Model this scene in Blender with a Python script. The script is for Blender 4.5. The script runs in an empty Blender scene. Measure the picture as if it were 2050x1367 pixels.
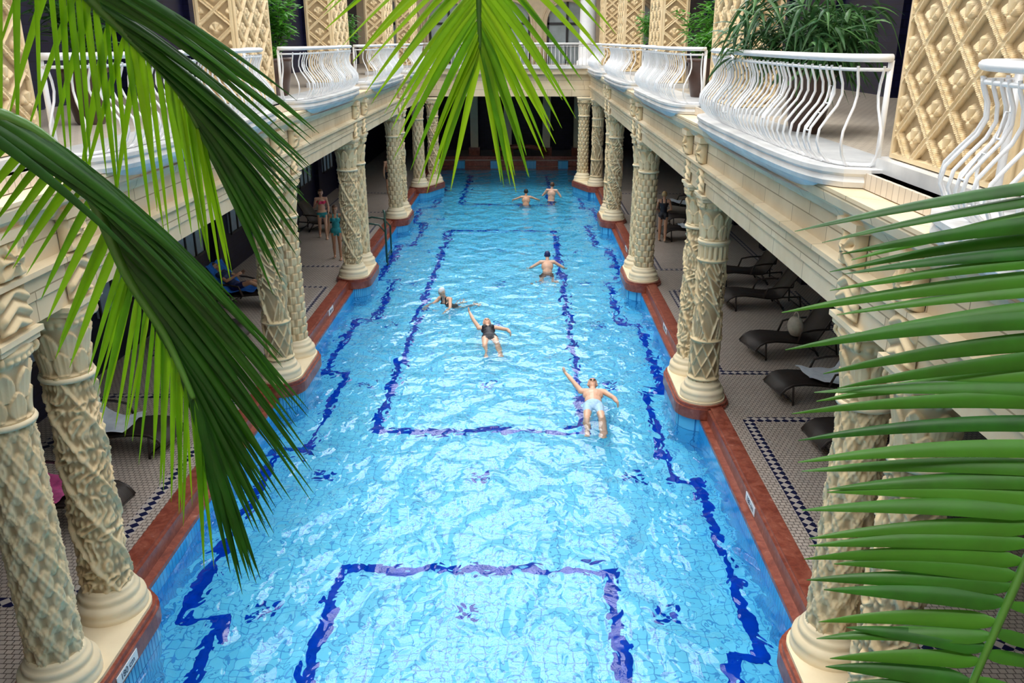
import bpy, math, random
import numpy as np
from mathutils import Vector, Matrix
random.seed(7); np.random.seed(7)
SC=bpy.context.scene; COL=SC.collection
SC.view_settings.view_transform='Standard'
SC.view_settings.look='None'
SC.view_settings.exposure=0.20
pi=math.pi
# ------------------------------------------------------------------ node helpers
def N(nt,t,**k):
    n=nt.nodes.new(t)
    for a,b in k.items(): setattr(n,a,b)
    return n
def newmat(name):
    m=bpy.data.materials.new(name); m.use_nodes=True
    nt=m.node_tree; b=nt.nodes["Principled BSDF"]
    return m,nt,b
def rgb(c): return (c[0],c[1],c[2],1)
def coords(nt,scale=(1,1,1)):
    tc=N(nt,"ShaderNodeTexCoord"); mp=N(nt,"ShaderNodeMapping")
    mp.inputs["Scale"].default_value=scale
    nt.links.new(tc.outputs["Object"],mp.inputs["Vector"]); return mp.outputs[0]
def noise(nt,vec,sc,det=4,rough=.55,dist=0):
    n=N(nt,"ShaderNodeTexNoise"); n.inputs["Scale"].default_value=sc; n.inputs["Detail"].default_value=det
    n.inputs["Roughness"].default_value=rough; n.inputs["Distortion"].default_value=dist
    nt.links.new(vec,n.inputs["Vector"]); return n.outputs["Fac"]
def ramp(nt,fac,stops):
    r=N(nt,"ShaderNodeValToRGB"); cr=r.color_ramp
    while len(cr.elements)<len(stops): cr.elements.new(.5)
    for e,(p,c) in zip(cr.elements,stops): e.position=p; e.color=rgb(c)
    nt.links.new(fac,r.inputs[0]); return r.outputs[0]
def mixc(nt,fac,a,b,mode='MIX'):
    m=N(nt,"ShaderNodeMix",data_type='RGBA',blend_type=mode)
    for s,x in ((0,fac),(6,a),(7,b)):
        if isinstance(x,(int,float)): m.inputs[s].default_value=x
        elif isinstance(x,tuple): m.inputs[s].default_value=rgb(x)
        else: nt.links.new(x,m.inputs[s])
    return m.outputs[2]
def bump(nt,b,h,st,dist=.02):
    n=N(nt,"ShaderNodeBump"); n.inputs["Strength"].default_value=st; n.inputs["Distance"].default_value=dist
    nt.links.new(h,n.inputs["Height"]); nt.links.new(n.outputs[0],b.inputs["Normal"]); return n
def simple(name,c,rough=.5,var=.15,sc=6,bst=0,metal=0,spec=.5):
    m,nt,b=newmat(name); v=coords(nt)
    f=noise(nt,v,sc)
    lo=tuple(x*(1-var) for x in c); hi=tuple(min(1,x*(1+var)) for x in c)
    nt.links.new(ramp(nt,f,[(.3,lo),(.7,hi)]),b.inputs["Base Color"])
    b.inputs["Roughness"].default_value=rough; b.inputs["Metallic"].default_value=metal
    b.inputs["Specular IOR Level"].default_value=spec
    if bst: bump(nt,b,noise(nt,v,sc*8),bst,.01)
    return m
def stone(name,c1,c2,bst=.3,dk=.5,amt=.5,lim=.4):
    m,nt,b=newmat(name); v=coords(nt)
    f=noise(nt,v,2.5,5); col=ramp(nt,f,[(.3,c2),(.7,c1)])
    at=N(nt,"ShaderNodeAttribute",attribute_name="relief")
    recess_shade=(c2[0]*dk,c2[1]*dk*.88,c2[2]*dk*.76)  # painted shade: darkens the stone colour in the hollows of the relief
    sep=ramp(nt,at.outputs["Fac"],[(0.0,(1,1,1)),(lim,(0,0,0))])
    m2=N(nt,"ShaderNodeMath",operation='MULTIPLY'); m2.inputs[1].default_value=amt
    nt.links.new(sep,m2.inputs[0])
    col=mixc(nt,m2.outputs[0],col,recess_shade)
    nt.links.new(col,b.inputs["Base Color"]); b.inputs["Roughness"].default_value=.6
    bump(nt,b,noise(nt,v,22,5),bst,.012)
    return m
def plainstone(name,c1,c2,joints=None,bst=.15,rough=.55):
    m,nt,b=newmat(name); v=coords(nt)
    col=ramp(nt,noise(nt,v,1.8,6),[(.3,c2),(.7,c1)])
    if joints:
        sx=N(nt,"ShaderNodeSeparateXYZ"); cx=N(nt,"ShaderNodeCombineXYZ"); nt.links.new(v,sx.inputs[0])
        a=N(nt,"ShaderNodeMath",operation='ADD'); nt.links.new(sx.outputs[0],a.inputs[0]); nt.links.new(sx.outputs[1],a.inputs[1])
        nt.links.new(a.outputs[0],cx.inputs[0]); nt.links.new(sx.outputs[2],cx.inputs[1])
        br=N(nt,"ShaderNodeTexBrick"); br.inputs["Scale"].default_value=1
        br.inputs["Brick Width"].default_value=joints[0]; br.inputs["Row Height"].default_value=joints[1]
        br.inputs["Mortar Size"].default_value=.007; br.inputs["Color1"].default_value=(1,1,1,1); br.inputs["Color2"].default_value=(.86,.83,.78,1)
        br.inputs["Mortar"].default_value=(.45,.4,.32,1)
        nt.links.new(cx.outputs[0],br.inputs["Vector"])
        col=mixc(nt,1.0,col,br.outputs["Color"],'MULTIPLY')
    nt.links.new(col,b.inputs["Base Color"]); b.inputs["Roughness"].default_value=rough
    bump(nt,b,noise(nt,v,14,6),bst,.01)
    return m
def tile(name,c1,c2,mortar,w,h,ms,axes=(0,1),rough=.3,off=.5,spec=.5,bst=.3,var=None):
    m,nt,b=newmat(name); v=coords(nt)
    sx=N(nt,"ShaderNodeSeparateXYZ"); cx=N(nt,"ShaderNodeCombineXYZ"); nt.links.new(v,sx.inputs[0])
    for i,a in enumerate(axes):
        if a==3:
            ad=N(nt,"ShaderNodeMath",operation='ADD'); nt.links.new(sx.outputs[0],ad.inputs[0]); nt.links.new(sx.outputs[1],ad.inputs[1]); nt.links.new(ad.outputs[0],cx.inputs[i])
        else: nt.links.new(sx.outputs[a],cx.inputs[i])
    br=N(nt,"ShaderNodeTexBrick"); br.offset=off; br.inputs["Scale"].default_value=1
    br.inputs["Brick Width"].default_value=w; br.inputs["Row Height"].default_value=h; br.inputs["Mortar Size"].default_value=ms
    br.inputs["Color1"].default_value=rgb(c1); br.inputs["Color2"].default_value=rgb(c2); br.inputs["Mortar"].default_value=rgb(mortar)
    nt.links.new(cx.outputs[0],br.inputs["Vector"])
    col=br.outputs["Color"]
    if var: col=mixc(nt,1.0,col,ramp(nt,noise(nt,v,.35,3),[(.3,var),(.7,(1,1,1))]),'MULTIPLY')
    nt.links.new(col,b.inputs["Base Color"]); b.inputs["Roughness"].default_value=rough; b.inputs["Specular IOR Level"].default_value=spec
    if bst: bump(nt,b,br.outputs["Fac"],-bst,.004)
    return m
# ------------------------------------------------------------------ materials
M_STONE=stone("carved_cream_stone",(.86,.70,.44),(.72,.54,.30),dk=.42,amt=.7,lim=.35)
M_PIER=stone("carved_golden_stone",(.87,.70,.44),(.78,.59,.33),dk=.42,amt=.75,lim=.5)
M_BEAM=plainstone("beam_limestone",(.86,.73,.52),(.74,.60,.39),joints=(1.15,.42))
M_CAP=plainstone("base_limestone",(.86,.74,.52),(.75,.62,.41))
M_MARBLE=plainstone("white_marble",(.84,.84,.83),(.56,.57,.58),bst=.03,rough=.3)
def redmarble():
    m,nt,b=newmat("red_marble"); v=coords(nt)
    f=noise(nt,v,7,8,.7,.6); c=ramp(nt,f,[(.25,(.10,.022,.014)),(.45,(.23,.052,.030)),(.62,(.34,.10,.062)),(.8,(.60,.34,.26))])
    nt.links.new(c,b.inputs["Base Color"]); b.inputs["Roughness"].default_value=.3; return m
M_RED=redmarble()
M_POOLF=tile("pool_floor_tile",(.12,.68,.95),(.18,.77,1.0),(.03,.36,.76),.16,.16,.009,(0,1),.35,0.0,bst=0,var=(.80,.92,1))
M_POOLW=tile("pool_wall_tile",(.02,.38,.82),(.04,.44,.88),(.01,.20,.56),.10,.30,.008,(3,2),.2,0.0,bst=.2)
M_RIB=tile("ribbed_blue_tile",(.08,.46,.78),(.14,.54,.84),(.02,.18,.46),.075,.6,.010,(3,2),.2,0.0,bst=.5)
M_NAVY=simple("navy_lane_tile",(.0005,.05,.48),.3,.2,spec=0)
M_DECK=tile("deck_mosaic_tile",(.62,.53,.46),(.53,.45,.39),(.17,.135,.115),.085,.075,.0068,(0,1),.35,.5,bst=.2,var=(.85,.83,.81))
M_GALF=tile("gallery_floor_tile",(.74,.65,.54),(.68,.59,.48),(.40,.33,.26),.12,.12,.006,(0,1),.35,.5)
M_WALL=tile("navy_wall_tile",(.006,.007,.035),(.012,.013,.055),(.003,.003,.010),.30,.15,.006,(3,2),.35,.5,spec=.25)
M_WHITE=simple("white_paint",(.87,.88,.90),.3,.03)
M_CREAM=simple("cream_plaster",(.74,.62,.44),.7,.06)
M_PALE=simple("pale_curtain",(.42,.52,.62),.8,.1)
M_FROST=simple("frosted_pane",(.42,.50,.54),.5,.2,1.5)
M_DARK=simple("dark_frame",(.02,.02,.025),.4,.1)
def wick():
    m,nt,b=newmat("dark_wicker"); v=coords(nt)
    w=N(nt,"ShaderNodeTexWave",wave_type='BANDS',bands_direction='Y'); w.inputs["Scale"].default_value=14
    nt.links.new(v,w.inputs["Vector"])
    nt.links.new(ramp(nt,w.outputs["Fac"],[(0,(.015,.010,.008)),(1,(.06,.042,.036))]),b.inputs["Base Color"])
    b.inputs["Roughness"].default_value=.45; bump(nt,b,w.outputs["Fac"],.5,.01); return m
M_WICK=wick()
M_TOWEL=simple("white_towel",(.80,.85,.95),.9,.1,9,.4)
M_BTOWEL=simple("blue_towel",(.02,.16,.62),.9,.3,9,.4)
M_PTOWEL=simple("pink_towel",(.75,.12,.35),.9,.2,9,.4)
M_BAG=simple("canvas_bag",(.62,.55,.45),.9,.15,9,.4)
M_POT=simple("brown_pot",(.07,.035,.025),.35,.2)
M_GREENMETAL=simple("dark_green_metal",(.01,.06,.045),.3,.1)
M_WOOD=simple("brown_wood",(.16,.06,.03),.45,.3)
M_SIGN=simple("sign_white",(.85,.88,.9),.4,.03)
M_INK=simple("sign_ink",(.02,.03,.08),.5,.05)
def checker():
    m,nt,b=newmat("navy_check_border"); tc=N(nt,"ShaderNodeTexCoord"); mp=N(nt,"ShaderNodeMapping")
    mp.inputs["Rotation"].default_value=(0,0,pi/4); nt.links.new(tc.outputs["Object"],mp.inputs[0])
    c=N(nt,"ShaderNodeTexChecker"); c.inputs["Scale"].default_value=9.5
    c.inputs["Color1"].default_value=(.004,.006,.05,1); c.inputs["Color2"].default_value=(.56,.49,.44,1)
    nt.links.new(mp.outputs[0],c.inputs["Vector"]); nt.links.new(c.outputs[0],b.inputs["Base Color"]); b.inputs["Roughness"].default_value=.45
    return m
M_CHECK=checker()
def leafmat(name,c1,c2,trans,tc):
    m,nt,b=newmat(name); v=coords(nt)
    f=noise(nt,v,9,4,.6); col=ramp(nt,f,[(.3,c1),(.7,c2)])
    at=N(nt,"ShaderNodeAttribute",attribute_name="leafvar")
    col=mixc(nt,at.outputs["Fac"],col,tc)
    nt.links.new(col,b.inputs["Base Color"]); b.inputs["Roughness"].default_value=.38; b.inputs["Specular IOR Level"].default_value=.3
    tr=N(nt,"ShaderNodeBsdfTranslucent"); nt.links.new(mixc(nt,.5,col,tc),tr.inputs[0])
    mx=N(nt,"ShaderNodeMixShader"); mx.inputs[0].default_value=trans
    out=nt.nodes["Material Output"]
    nt.links.new(b.outputs[0],mx.inputs[1]); nt.links.new(tr.outputs[0],mx.inputs[2]); nt.links.new(mx.outputs[0],out.inputs[0])
    return m
M_LEAFD=leafmat("palm_leaf_dark",(.003,.030,.003),(.012,.080,.006),.15,(.06,.24,.006))
M_LEAFL=leafmat("palm_leaf_light",(.02,.14,.003),(.09,.32,.006),.38,(.32,.55,.010))
M_LEAFR=leafmat("palm_leaf_mid",(.004,.040,.003),(.012,.10,.006),.18,(.10,.30,.02))
M_STEM=simple("palm_stem",(.05,.15,.015),.4,.2)
M_TRUNK=simple("palm_trunk",(.16,.10,.05),.8,.4,14,.8)
M_SHRUB=leafmat("shrub_leaf",(.015,.10,.008),(.05,.24,.016),.3,(.12,.38,.03))
M_SHRUBD=leafmat("shrub_leaf_dark",(.008,.045,.012),(.025,.11,.03),.2,(.12,.26,.08))
def water():
    m,nt,b=newmat("pool_water")
    v=coords(nt,(1,.8,1))
    n1=noise(nt,v,1.7,0,.5,.7); n2=noise(nt,v,5.0,1,.5,.6)
    a=N(nt,"ShaderNodeMath",operation='MULTIPLY_ADD'); nt.links.new(n2,a.inputs[0]); a.inputs[1].default_value=.30; nt.links.new(n1,a.inputs[2])
    bump(nt,b,a.outputs[0],1.0,.13)
    b.inputs["Base Color"].default_value=(.90,.985,1,1); b.inputs["Roughness"].default_value=0.0
    b.inputs["IOR"].default_value=1.33; b.inputs["Transmission Weight"].default_value=1.0
    return m
M_WATER=water()
# ------------------------------------------------------------------ mesh builder
class MB:
    def __init__(s): s.v=[];s.f=[];s.m=[];s.sm=[];s.attr=[];s.n=0
    def add(s,v,f,mat=0,smooth=True,attr=None):
        v=np.asarray(v,float).reshape(-1,3); o=s.n
        s.v.append(v); s.f+= [tuple(int(i)+o for i in q) for q in f]; s.m+=[mat]*len(f); s.sm+=[smooth]*len(f)
        s.attr.append(np.full(len(v),1.0) if attr is None else np.asarray(attr,float).ravel()); s.n+=len(v)
    def box(s,x0,x1,y0,y1,z0,z1,mat=0):
        v=[(x,y,z) for z in (z0,z1) for y in (y0,y1) for x in (x0,x1)]
        s.add(v,[(0,2,3,1),(4,5,7,6),(0,1,5,4),(2,6,7,3),(0,4,6,2),(1,3,7,5)],mat,False)
    def tube(s,P,r,n=8,mat=0,cap=True,flat=1.0):
        P=[Vector(p) for p in P]; k=len(P)
        if not hasattr(r,'__len__'): r=[r]*k
        up=Vector((0,0,1)); V=[]; T0=(P[1]-P[0]).normalized()
        if abs(T0.dot(up))>.95: up=Vector((1,0,0))
        nrm=(up-T0*up.dot(T0)).normalized()
        for i in range(k):
            T=(P[min(i+1,k-1)]-P[max(i-1,0)]).normalized()
            nrm=(nrm-T*nrm.dot(T)).normalized(); bi=T.cross(nrm)
            for j in range(n):
                a=2*pi*j/n; V.append(P[i]+nrm*(math.cos(a)*r[i]*flat)+bi*(math.sin(a)*r[i]))
        F=[(i*n+j,i*n+(j+1)%n,(i+1)*n+(j+1)%n,(i+1)*n+j) for i in range(k-1) for j in range(n)]
        if cap: F+=[tuple(range(n-1,-1,-1)),tuple((k-1)*n+j for j in range(n))]
        s.add([tuple(p) for p in V],F,mat,True)
    def lathe(s,c,prof,n=32,mat=0,smooth=True):
        V=[(c[0]+r*math.cos(2*pi*j/n),c[1]+r*math.sin(2*pi*j/n),c[2]+z) for r,z in prof for j in range(n)]
        k=len(prof)
        F=[(i*n+j,i*n+(j+1)%n,(i+1)*n+(j+1)%n,(i+1)*n+j) for i in range(k-1) for j in range(n)]
        F.append(tuple((k-1)*n+j for j in range(n)))
        s.add(V,F,mat,smooth)
    def prism(s,poly,z0,z1,mat=0,topmat=None,smooth=False):
        n=len(poly); V=[(x,y,z0) for x,y in poly]+[(x,y,z1) for x,y in poly]
        s.add(V,[(j,(j+1)%n,n+(j+1)%n,n+j) for j in range(n)],mat,smooth)
        s.add([(x,y,z1) for x,y in poly],[tuple(range(n))],mat if topmat is None else topmat,False)
        s.add([(x,y,z0) for x,y in poly],[tuple(range(n-1,-1,-1))],mat,False)
    def obj(s,name,mats,parent=None,loc=(0,0,0),attrname="relief"):
        me=bpy.data.meshes.new(name); V=np.concatenate(s.v)
        me.from_pydata([tuple(p) for p in V],[],s.f); 
        for m in mats: me.materials.append(m)
        me.polygons.foreach_set("material_index",s.m); me.polygons.foreach_set("use_smooth",s.sm)
        a=me.attributes.new(attrname,'FLOAT','POINT'); a.data.foreach_set("value",np.concatenate(s.attr))
        me.update()
        return link(name,me,parent,loc)
def link(name,me,parent=None,loc=(0,0,0)):
    o=bpy.data.objects.new(name,me); COL.objects.link(o); o.location=loc
    if parent: o.parent=parent
    return o
def empty(name,loc=(0,0,0)):
    o=bpy.data.objects.new(name,None); COL.objects.link(o); o.location=loc; return o
# ------------------------------------------------------------------ dimensions
XL,XR=-4.75,3.25
DK=.40; GF=5.65; CT=4.32
WXL,WXR=-8.6,7.9; Y0,YB,YE=-3.0,41.0,53.0
PE=48.2
CLX,CRX=-4.80,3.34
PL=[(7.0,8.15),(15.4,16.6),(22.95,24.2),(31.35,32.6)]
PR=[(6.35,7.55),(14.5,15.75),(22.7,23.95),(31.1,32.35)]
CORN=[(-4.76,38.5),(-4.22,39.8),(3.32,38.8),(2.78,40.2)]
# ------------------------------------------------------------------ pool basin
b=MB()
b.box(XL,XR,Y0,PE,-.9,-.8,0)
pool=b.obj("pool_floor",[M_POOLF])
b=MB()
b.box(XL-.2,XL,Y0,PE,-.9,.19,0); b.box(XR,XR+.2,Y0,PE,-.9,.19,0); b.box(XL,XR,PE,PE+.2,-.9,.05,0)
b.obj("pool_wall",[M_POOLW])
b=MB(); lw=.17; zf=-.797; kz=[0]
def hl(x0,y0,x1,y1):
    kz[0]+=1; z=zf+.0007*(kz[0]%5)
    b.box(min(x0,x1)-lw/2,max(x0,x1)+lw/2,min(y0,y1)-lw/2,max(y0,y1)+lw/2,zf-.001,z+.003,0)
def path(pts):
    for (a,c),(d,e) in zip(pts,pts[1:]): hl(a,c,d,e)
path([(-2.72,14.75),(1.22,14.75),(1.22,32.2),(-2.85,32.2),(-2.85,14.75)])
path([(-2.60,Y0),(-2.60,10.35),(1.25,10.35),(1.25,Y0)])
path([(-2.85,46),(-2.85,37.6),(1.22,37.6),(1.22,46)])
def border(xo,xi,prs):
    pts=[(xi,Y0)]
    for i,(a,c) in enumerate(prs):
        lo,hi=a-1.6,c+1.0
        if i==0: pts+=[(xi,hi),(xo,hi)]
        else: pts+=[(xo,lo),(xi,lo),(xi,hi),(xo,hi)]
    pts+=[(xo,36.8)]
    return pts
path(border(3.02,2.60,PR)+[(2.60,36.8),(2.60,42.5)])
path(border(-4.50,-3.98,PL)+[(-3.98,36.8),(-3.98,42.5)])
for y in (6.0,9.4,13.0,17.0,21.0,24.8,29.0,34.5):
    for x in (-3.45,-.75,1.95):
        b.box(x-.055,x+.055,y-.055,y+.055,zf,zf+.003,0)
        for dx,dy in ((.112,.112),(-.112,.112),(.112,-.112),(-.112,-.112)):
            b.box(x+dx-.055,x+dx+.055,y+dy-.055,y+dy+.055,zf,zf+.003,0)
ln=b.obj("lane_lines",[M_NAVY],parent=pool)
b=MB(); b.add([(XL,Y0,0),(XR,Y0,0),(XR,PE,0),(XL,PE,0)],[(0,1,2,3)],0,True)
b.obj("pool_water",[M_WATER])
for side,xe,sg in (("left",XL,-1),("right",XR,1)):
    b=MB()
    def bx(a,c,z0,z1,m=0):
        b.box(min(xe+sg*a,xe+sg*c),max(xe+sg*a,xe+sg*c),Y0,PE,z0,z1,m)
    bx(0,.12,.19,.25); bx(.12,.42,.19,.46); bx(.17,.40,.46,.49)
    b.obj("pool_curb",[M_RED])
def stadium(pts,r,n=14):
    (x0,y0),(x1,y1)=pts; a0=math.atan2(y1-y0,x1-x0); P=[]
    for i in range(n+1): a=a0+pi/2+pi*i/n; P.append((x0+r*math.cos(a),y0+r*math.sin(a)))
    for i in range(n+1): a=a0-pi/2+pi*i/n; P.append((x1+r*math.cos(a),y1+r*math.sin(a)))
    return P
allpairs=[[(CLX,a),(CLX,c)] for a,c in PL]+[[(CRX,a),(CRX,c)] for a,c in PR]+[CORN[0:2],CORN[2:4]]
for pr in allpairs:
    b=MB()
    b.prism(stadium(pr,.46),-.8,.26,2,smooth=True); b.prism(stadium(pr,.50),.26,.46,0); b.prism(stadium(pr,.47),.46,.52,0); b.prism(stadium(pr,.43),.52,.56,1)
    b.obj("column_plinth",[M_RED,M_CAP,M_RIB])
# ------------------------------------------------------------------ decks
for side,x0,x1,xc,prs,xw in (("left",WXL,XL-.42,-5.45,PL,-8.0),("right",XR+.42,WXR,4.03,PR,7.3)):
    b=MB(); b.box(x0,x1,Y0,YE,.2,DK,0)
    fl=b.obj("floor_"+side,[M_DECK])
    b=MB(); w=.09
    ys=[Y0]+[y for a,c in prs for y in (a-.75,c+.25)]+[37.3]
    for i in range(0,len(ys),2):
        ya,yb=ys[i],ys[i+1]
        for (p,q,r,s_,zz) in ((xc-w,xc+w,ya,yb,.003),(xw-w,xw+w,ya,yb,.003),(min(xc,xw),max(xc,xw),ya-w,ya+w,.004),(min(xc,xw),max(xc,xw),yb-w,yb+w,.004)):
            b.box(p,q,r,s_,DK,DK+zz,0)
    b.obj("border_mosaic",[M_CHECK],parent=fl)
b=MB(); b.box(XL-.42,XR+.42,PE+.2,YE,.1,DK,0); b.obj("floor_end",[M_DECK])
# ------------------------------------------------------------------ columns
def column_mesh(kind):
    h=CT-.56; b=MB()
    b.lathe((0,0,0),[(.40,0),(.40,.07),(.385,.08),(.395,.12),(.385,.17),(.34,.185),(.325,.21),(.335,.245),(.315,.28),(.29,.29),(.29,.32),(.262,.35)],40,1)
    z0,z1=.34,h-.78; nz,nt_=260,128
    z=np.linspace(z0,z1,nz)[:,None]; t=(np.arange(nt_)*2*pi/nt_)[None,:]
    T=t+0*z; Zz=z+0*t; u=(Zz-z0)/(z1-z0)
    r0=.262-.022*u
    g=lambda x,w: np.exp(-(x/w)**2)
    def lattice(n,k,w): return np.maximum(g(np.sin((n*T+k*Zz)/2),w),g(np.sin((n*T-k*Zz)/2),w))
    if kind==0:
        d=lattice(8,15,.16)*.8
        ca=np.abs(np.cos(4*T)*np.cos(7.5*Zz)); cb=np.abs(np.sin(4*T)*np.sin(7.5*Zz))
        c=np.clip(np.maximum(ca,cb)-.35,0,1)/.65
        d=np.maximum(d,c**.7*(.75+.35*np.cos(40*Zz)*np.cos(24*T)))
    elif kind==1:
        ph=2*T+4.2*Zz
        band=g(np.sin(ph/1),.20); wob=np.sin(3*(T*2-3.4*Zz)+2.2*np.sin(9*Zz+T))
        d=band+.7*g(wob*np.cos(ph+1.3*np.sin(12*Zz))-.4,.28)
        d+=.45*np.clip(np.sin(12*T+20*Zz)*np.sin(11*T-27*Zz),0,1)
    elif kind==2:
        fl=np.clip((u-.30)/.01,0,1); fu=np.clip((u-.86)/.01,0,1)
        A=lattice(8,15,.2); B=.9*g(np.sin(5*T+5*np.sin(3*Zz)+8*Zz)*np.sin(7*Zz-3*T+2*np.sin(4*T))-.3,.22)+g(np.sin((2*T+3.0*Zz)),.15)
        C=np.abs(np.cos(8*T))
        d=A*(1-fl)+B*fl*(1-fu)+C*fu
        for uu in (.30,.86,.02,.97): d=np.maximum(d,1.3*g(u-uu,.012))
    else:
        row=np.floor(Zz*6.2); fz=Zz*6.2-row; off=(row%2)*pi/8
        lf=np.abs(np.cos(4*(T+off))); d=np.clip((lf-.30*fz)*1.5,0,1)*(1.0-(1-fz)**2*.9)
        d=d*(.8+.2*np.cos(32*T))
    d=np.clip(d,0,1.3)
    R=r0+.044*(d-.5)
    V=np.stack([R*np.cos(T),R*np.sin(T),Zz],-1).reshape(-1,3)
    F=[(i*nt_+j,i*nt_+(j+1)%nt_,(i+1)*nt_+(j+1)%nt_,(i+1)*nt_+j) for i in range(nz-1) for j in range(nt_)]
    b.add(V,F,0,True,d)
    z0,z1=h-.80,h-.10; nz=90; nt2=144
    z=np.linspace(0,1,nz)[:,None]; T=(np.arange(nt2)*2*pi/nt2)[None,:]+0*z; u=z+0*T
    base=.232+.085*u**2.0
    def leafrow(T_,u0,u1,n):
        q=np.clip((u-u0)/(u1-u0),0,1); inside=(u>=u0)&(u<=u1)
        wd=np.sin(pi*np.clip(q*.82+.16,0,1))**.7
        ph=np.abs(((T_*n/(2*pi))%1)-.5)*2
        m=np.clip((wd-ph)*6,0,1)
        return inside*m*(.45+.65*q**1.5)*(1-.35*np.exp(-(ph/.10)**2))*(.85+.15*np.cos(ph*22))
    l1=leafrow(T,.04,.42,8); l2=leafrow(T+pi/8,.30,.72,8)
    l3=np.abs(np.cos(2*T+pi/2))**4*np.clip((u-.55)/.35,0,1)
    tor=g(u-.02,.03)+.8*g(u-.93,.05)
    egg=(np.abs(np.cos(12*T))**.7)*g(u-.84,.045)*.9
    d=np.clip(np.maximum(np.maximum(l1,l2),egg)+.6*tor+l3*.7,0,1.6)
    R=base+.045*d
    V=np.stack([R*np.cos(T),R*np.sin(T),z0+(z1-z0)*u],-1).reshape(-1,3)
    F=[(i*nt2+j,i*nt2+(j+1)%nt2,(i+1)*nt2+(j+1)%nt2,(i+1)*nt2+j) for i in range(nz-1) for j in range(nt2)]
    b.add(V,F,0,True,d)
    for k in range(4):
        a=pi/4+k*pi/2; cx,cy=.345*math.cos(a),.345*math.sin(a)
        pts=[]
        for i in range(20):
            q=i/19*3.2*pi; rr=.065*(1-i/23)
            pts.append((cx-math.cos(q)*rr*math.cos(a),cy-math.cos(q)*rr*math.sin(a),h-.18+math.sin(q)*rr))
        b.tube(pts,[.030-.0008*i for i in range(20)],7,0)
    b.box(-.31,.31,-.31,.31,h-.11,h-.05,1); b.box(-.34,.34,-.34,.34,h-.05,h+.002,1)
    b.lathe((0,0,0),[(.23,h-.86),(.275,h-.85),(.285,h-.825),(.275,h-.80),(.23,h-.79)],32,1)
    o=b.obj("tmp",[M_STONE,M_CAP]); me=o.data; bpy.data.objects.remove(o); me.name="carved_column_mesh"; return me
CM=[column_mesh(k) for k in range(4)]
def putcol(x,y,k,rot=0):
    o=link("carved_column",CM[k],None,(x,y,.56)); o.rotation_euler=(0,0,rot)
kk=[(0,1),(2,3),(1,0),(3,1)]
for i,(a,c) in enumerate(PL): putcol(CLX,a,kk[i][0],0); putcol(CLX,c,kk[i][1],0)
kr=[(1,0),(2,1),(3,0),(1,2)]
for i,(a,c) in enumerate(PR): putcol(CRX,a,kr[i][0],.0); putcol(CRX,c,kr[i][1],0)
for i,(x,y) in enumerate(CORN): putcol(x,y,i%4)
# ------------------------------------------------------------------ entablature
def extrudeY(b,prof,y0,y1,mat=0):
    n=len(prof); V=[(x,y0,z) for x,z in prof]+[(x,y1,z) for x,z in prof]
    b.add(V,[(i,(i+1)%n,n+(i+1)%n,n+i) for i in range(n)]+[tuple(range(n-1,-1,-1)),tuple(range(n,2*n))],mat,False)
def relief_block(b,x,y,z,sg,w,h,dep,mat=0,kind=0):
    n=26; s=np.linspace(-1,1,n)[:,None]; t=np.linspace(-1,1,n)[None,:]; S=s+0*t;T_=t+0*s
    edge=np.clip((1-np.maximum(abs(S),abs(T_)))*8,0,1)
    r=np.sqrt(S**2+T_**2); th=np.arctan2(T_,S)
    if kind==0: d=.5+.5*np.cos(6*th)*np.clip(1.1-r,0,1)+.5*np.exp(-(r/.2)**2)
    else: d=.5+.5*np.sin(9*T_+5*abs(S))
    d=d*edge
    V=np.stack([x+sg*(dep*(.35*edge+.65*d*edge)),y+w/2*S,z+h/2*T_],-1).reshape(-1,3)
    F=[(i*n+j,(i+1)*n+j,(i+1)*n+j+1,i*n+j+1) for i in range(n-1) for j in range(n-1)]
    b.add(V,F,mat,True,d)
for side,cx,sg,prs in (("left",CLX,1,PL),("right",CRX,-1,PR)):
    b=MB()
    P=[(-.42,CT),(.27,CT),(.27,CT+.20),(.30,CT+.22),(.30,CT+.42),(.37,CT+.45),(.37,CT+.50),(.27,CT+.53),(.27,CT+.86),(.33,CT+.90),(.38,CT+.98),(.46,CT+1.04),(.48,CT+1.12),(.48,CT+1.18),(-.42,CT+1.18)]
    extrudeY(b,[(cx+sg*p,z) for p,z in P],Y0,YB+.5,0)
    for a,c in prs:
        for y in (a,c):
            relief_block(b,cx+sg*.28,y,CT+.69,sg,.40,.36,.16,1,0)
            relief_block(b,cx+sg*.29,y,CT+.24,sg,.46,.40,.07,1,1)
            b.box(min(cx,cx+sg*.42),max(cx,cx+sg*.42),y-.24,y+.24,CT+.86,CT+.95,0)
    b.obj("beam_"+side,[M_BEAM,M_STONE])
b=MB()
b.box(XL-.1,XR+.2,YB-.1,YB+.5,CT,CT+.5,0); b.box(XL-.1,XR+.2,YB-.05,YB+.5,CT+.5,CT+1.0,0); b.box(XL-.1,XR+.2,YB-.3,YB+.5,CT+1.0,GF-.08,0); b.box(XL-.1,XR+.2,YB-.4,YB+.5,GF-.08,GF+.03,1)
b.obj("beam_end",[M_BEAM,M_MARBLE])
b=MB(); b.box(WXL,CLX+.2,Y0,YE,GF-.14,GF,0); b.box(CRX-.2,WXR,Y0,YE,GF-.14,GF,0); b.box(CLX+.2,CRX-.2,YB+.1,YE,GF-.14,GF-.002,0)
b.box(CLX+.2,CRX-.2,Y0,.0,GF-.14,GF-.002,0)
b.obj("gallery_floor",[M_GALF])
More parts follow.
